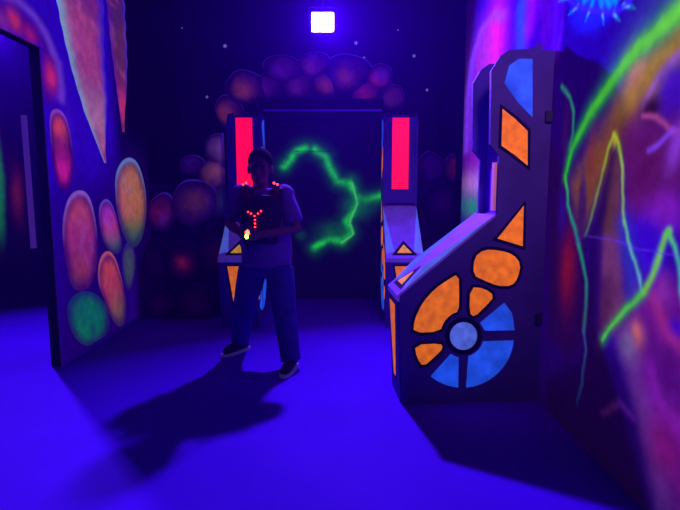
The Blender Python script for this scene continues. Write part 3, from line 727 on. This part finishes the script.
# hands: palm, thumb and four curled fingers round the grip
grip = W3(247.5, 236, 3.76)
def hand(wr, side):
    d = (grip - wr); palm = wr + d * .45 ; palm.y -= .01
    tube(bm, [wr, wr.lerp(palm, .6), palm], [(.028, .022), (.04, .02), (.04, .018)])
    for k in range(4):
        z = .033 - .021 * k; ln = (.9, 1.0, .95, .78)[k]
        a = palm + Vector((0, -.012, z)); b = a + Vector((side * .034 * ln, -.024, -.002)); c = b + Vector((side * .012, .030 * ln, -.002)) + Vector((side * .008, 0, 0)); e = c + Vector((-side * .016, .018, 0))
        tube(bm, [a, b, c, e], [.0105, .0095, .0085, .0075], 10)
    a = palm + Vector((0, 0, .025)); tube(bm, [a, a + Vector((side * .012, .012, .03)), a + Vector((side * .034, .0, .042))], [.013, .011, .009], 10)
hand(wrL, 1); hand(wrR, -1)
body = fuse('body', bm, M['skin'], person, .0075, 3)
for s in (-1, 1):
    bm = bmesh.new(); ball(bm, headc + Vector((s * .031, -.080, .004)) * HS, .014, .012, .009, 12); obj('eye', bm, M['eye'], person, True)
bm = bmesh.new(); ball(bm, headc + Vector((0, .026, .042)) * HS, .082 * HS, .096 * HS, .092 * HS, 28)
bmesh.ops.bisect_plane(bm, geom=bm.verts[:] + bm.edges[:] + bm.faces[:], plane_co=headc + Vector((0, -.062, .020)) * HS, plane_no=Vector((0, -.75, -.6)), clear_outer=True)
bmesh.ops.holes_fill(bm, edges=[e for e in bm.edges if e.is_boundary]); fuse('hair', bm, M['hair'], person, .008, 2)
# shirt
bm = bmesh.new()
tube(bm, [W3(267, 266, 4.10), W3(267, 254, 4.10), waist, W3(265, 222, 4.08), chest, W3(262, 197, 4.08), W3(261, 189, 4.08)], [(.205, .150), (.21, .155), (.21, .155), (.205, .15), (.20, .14), (.165, .105), (.085, .08)], 28)
for sh, el in ((shL, elL), (shR, elR)):
    ball(bm, sh, .085, .085, .08); tube(bm, [sh.lerp(chest, .3), sh, sh.lerp(el, .45), sh.lerp(el, .82)], [.09, .082, .078, .076])
fuse('shirt', bm, M['shirt'], person, .011, 5)
# trousers
bm = bmesh.new()
tube(bm, [W3(267, 258, 4.10), W3(267, 266, 4.10), W3(267, 276, 4.10)], [(.19, .14), (.195, .145), (.15, .12)], 24)
for h_, k_, a_ in ((hpL, knL, anL), (hpR, knR, anR)):
    tube(bm, [h_, h_.lerp(k_, .5), k_, k_.lerp(a_, .4), a_.lerp(k_, .12), a_ + Vector((0, 0, .0))], [.122, .112, .094, .088, .082, .084])
    ball(bm, k_ + Vector((0, -.02, 0)), .078, .075, .09)
fuse('jeans', bm, M['jeans'], person, .012, 5)
# shoes
for a_, yaw in ((anL, R(-35)), (anR, R(-12))):
    base = Vector((a_.x, a_.y, 0)); rot = Matrix.Rotation(yaw, 4, 'Z')
    def q(x, y, z): return base + rot @ Vector((x, y, z))
    bm = bmesh.new(); tube(bm, [q(0, .075, .055), q(0, .02, .065), q(0, -.07, .055), q(0, -.15, .043), q(0, -.19, .036)], [(.036, .04), (.044, .05), (.046, .04), (.045, .030), (.03, .02)]); tube(bm, [q(0, .03, .05), q(0, .03, .115)], [.045, .047])
    sh = fuse('shoe', bm, M['shoe'], person, .009, 4)
    bm = bmesh.new(); pl = smoothpoly([(-.042, .11), (.042, .11), (.047, 0), (.052, -.12), (.03, -.215), (-.03, -.215), (-.052, -.12), (-.047, 0)], 2)
    prism(bm, pl, lambda p: q(p[0], p[1], .002), lambda p: q(p[0], p[1], .026)); o = obj('sole', bm, M['sole'], sh); o['label'] = 'white sole'
# vest with chest pod and shoulder pods
vest = None
bm = bmesh.new()
tube(bm, [W3(262, 243, 3.94), W3(262, 232, 3.93), W3(261, 214, 3.93), W3(261, 203, 3.95), W3(261, 197, 3.97)], [(.13, .05), (.145, .055), (.165, .06), (.165, .055), (.12, .05)], 20)
tube(bm, [W3(262, 243, 4.26), W3(262, 214, 4.25), W3(261, 200, 4.22)], [(.14, .045), (.155, .05), (.12, .04)], 20)
for s, px in ((-1, 247), (1, 276)):
    tube(bm, [W3(px + s * 1, 214, 3.94), W3(px, 200, 3.96), W3(px, 190, 4.02), W3(px, 188, 4.10), W3(px, 194, 4.20), W3(px, 205, 4.25)], [(.058, .024)] * 2 + [(.062, .026)] * 2 + [(.058, .024)] * 2, 16)
vest = fuse('vest', bm, M['vest'], person, .009, 3)
bm = bmesh.new(); pl = smoothpoly([(-.075, .065), (.075, .065), (.06, 0), (.03, -.09), (-.03, -.09), (-.06, 0)], 1); cpod = W3(254.5, 218, 3.865)
prism(bm, pl, lambda p: cpod + Vector((p[0], .03, p[1])), lambda p: cpod + Vector((p[0] * .9, 0, p[1] * .9))); pod = obj('chest_pod', bm, M['vest'], vest)
def led(c, r, mm, parent, nm='indicator_light'):
    bm = bmesh.new(); ball(bm, c, r, r * .6, r, 10); return obj(nm, bm, M[mm], parent, True)
for px, py in ((248, 212), (251, 213.5), (254.5, 216), (258, 213.5), (261, 211), (255, 220), (255, 223.5), (255, 227)):
    led(W3(px, py, 3.85), .0065, 'led', vest)
for px, py in ((243, 184.5), (246, 182.5), (274, 183), (277.5, 184.5)):
    led(W3(px, py, 3.98), .009, 'led', vest)
bm = bmesh.new()
bm.free()
for px in (245, 276):
    bm = bmesh.new(); ball(bm, W3(px, 186.5, 4.03), .035, .04, .025, 14); obj('shoulder_pod', bm, M['vest'], vest, True)
# blaster (held: a thing of its own)
g0 = grip + pr
gun = thing('blaster', 'small dark laser blaster with red and green lights held at the chest', 'toy gun', g0, R(10.5))
bm = bmesh.new(); bx(bm, -.026, .026, -.16, .12, .005, .065, .012); bx(bm, -.018, .018, -.02, .03, -.10, .01, .008); bx(bm, -.018, .018, -.22, -.15, .015, .055, .008); obj('shell', bm, M['vest'], gun)
bm = bmesh.new(); tube(bm, [Vector((0, -.215, .035)), Vector((0, -.235, .035))], [.016, .02]); obj('muzzle', bm, M['vest'], gun)
o = led(Vector((0, -.24, .043)), .017, 'muzzle', gun); o['label'] = 'red muzzle light'
o = led(Vector((-.006, -.238, .014)), .014, 'muzzleg', gun); o['label'] = 'green light'
o = led(Vector((0, -.235, .062)), .006, 'led', gun)
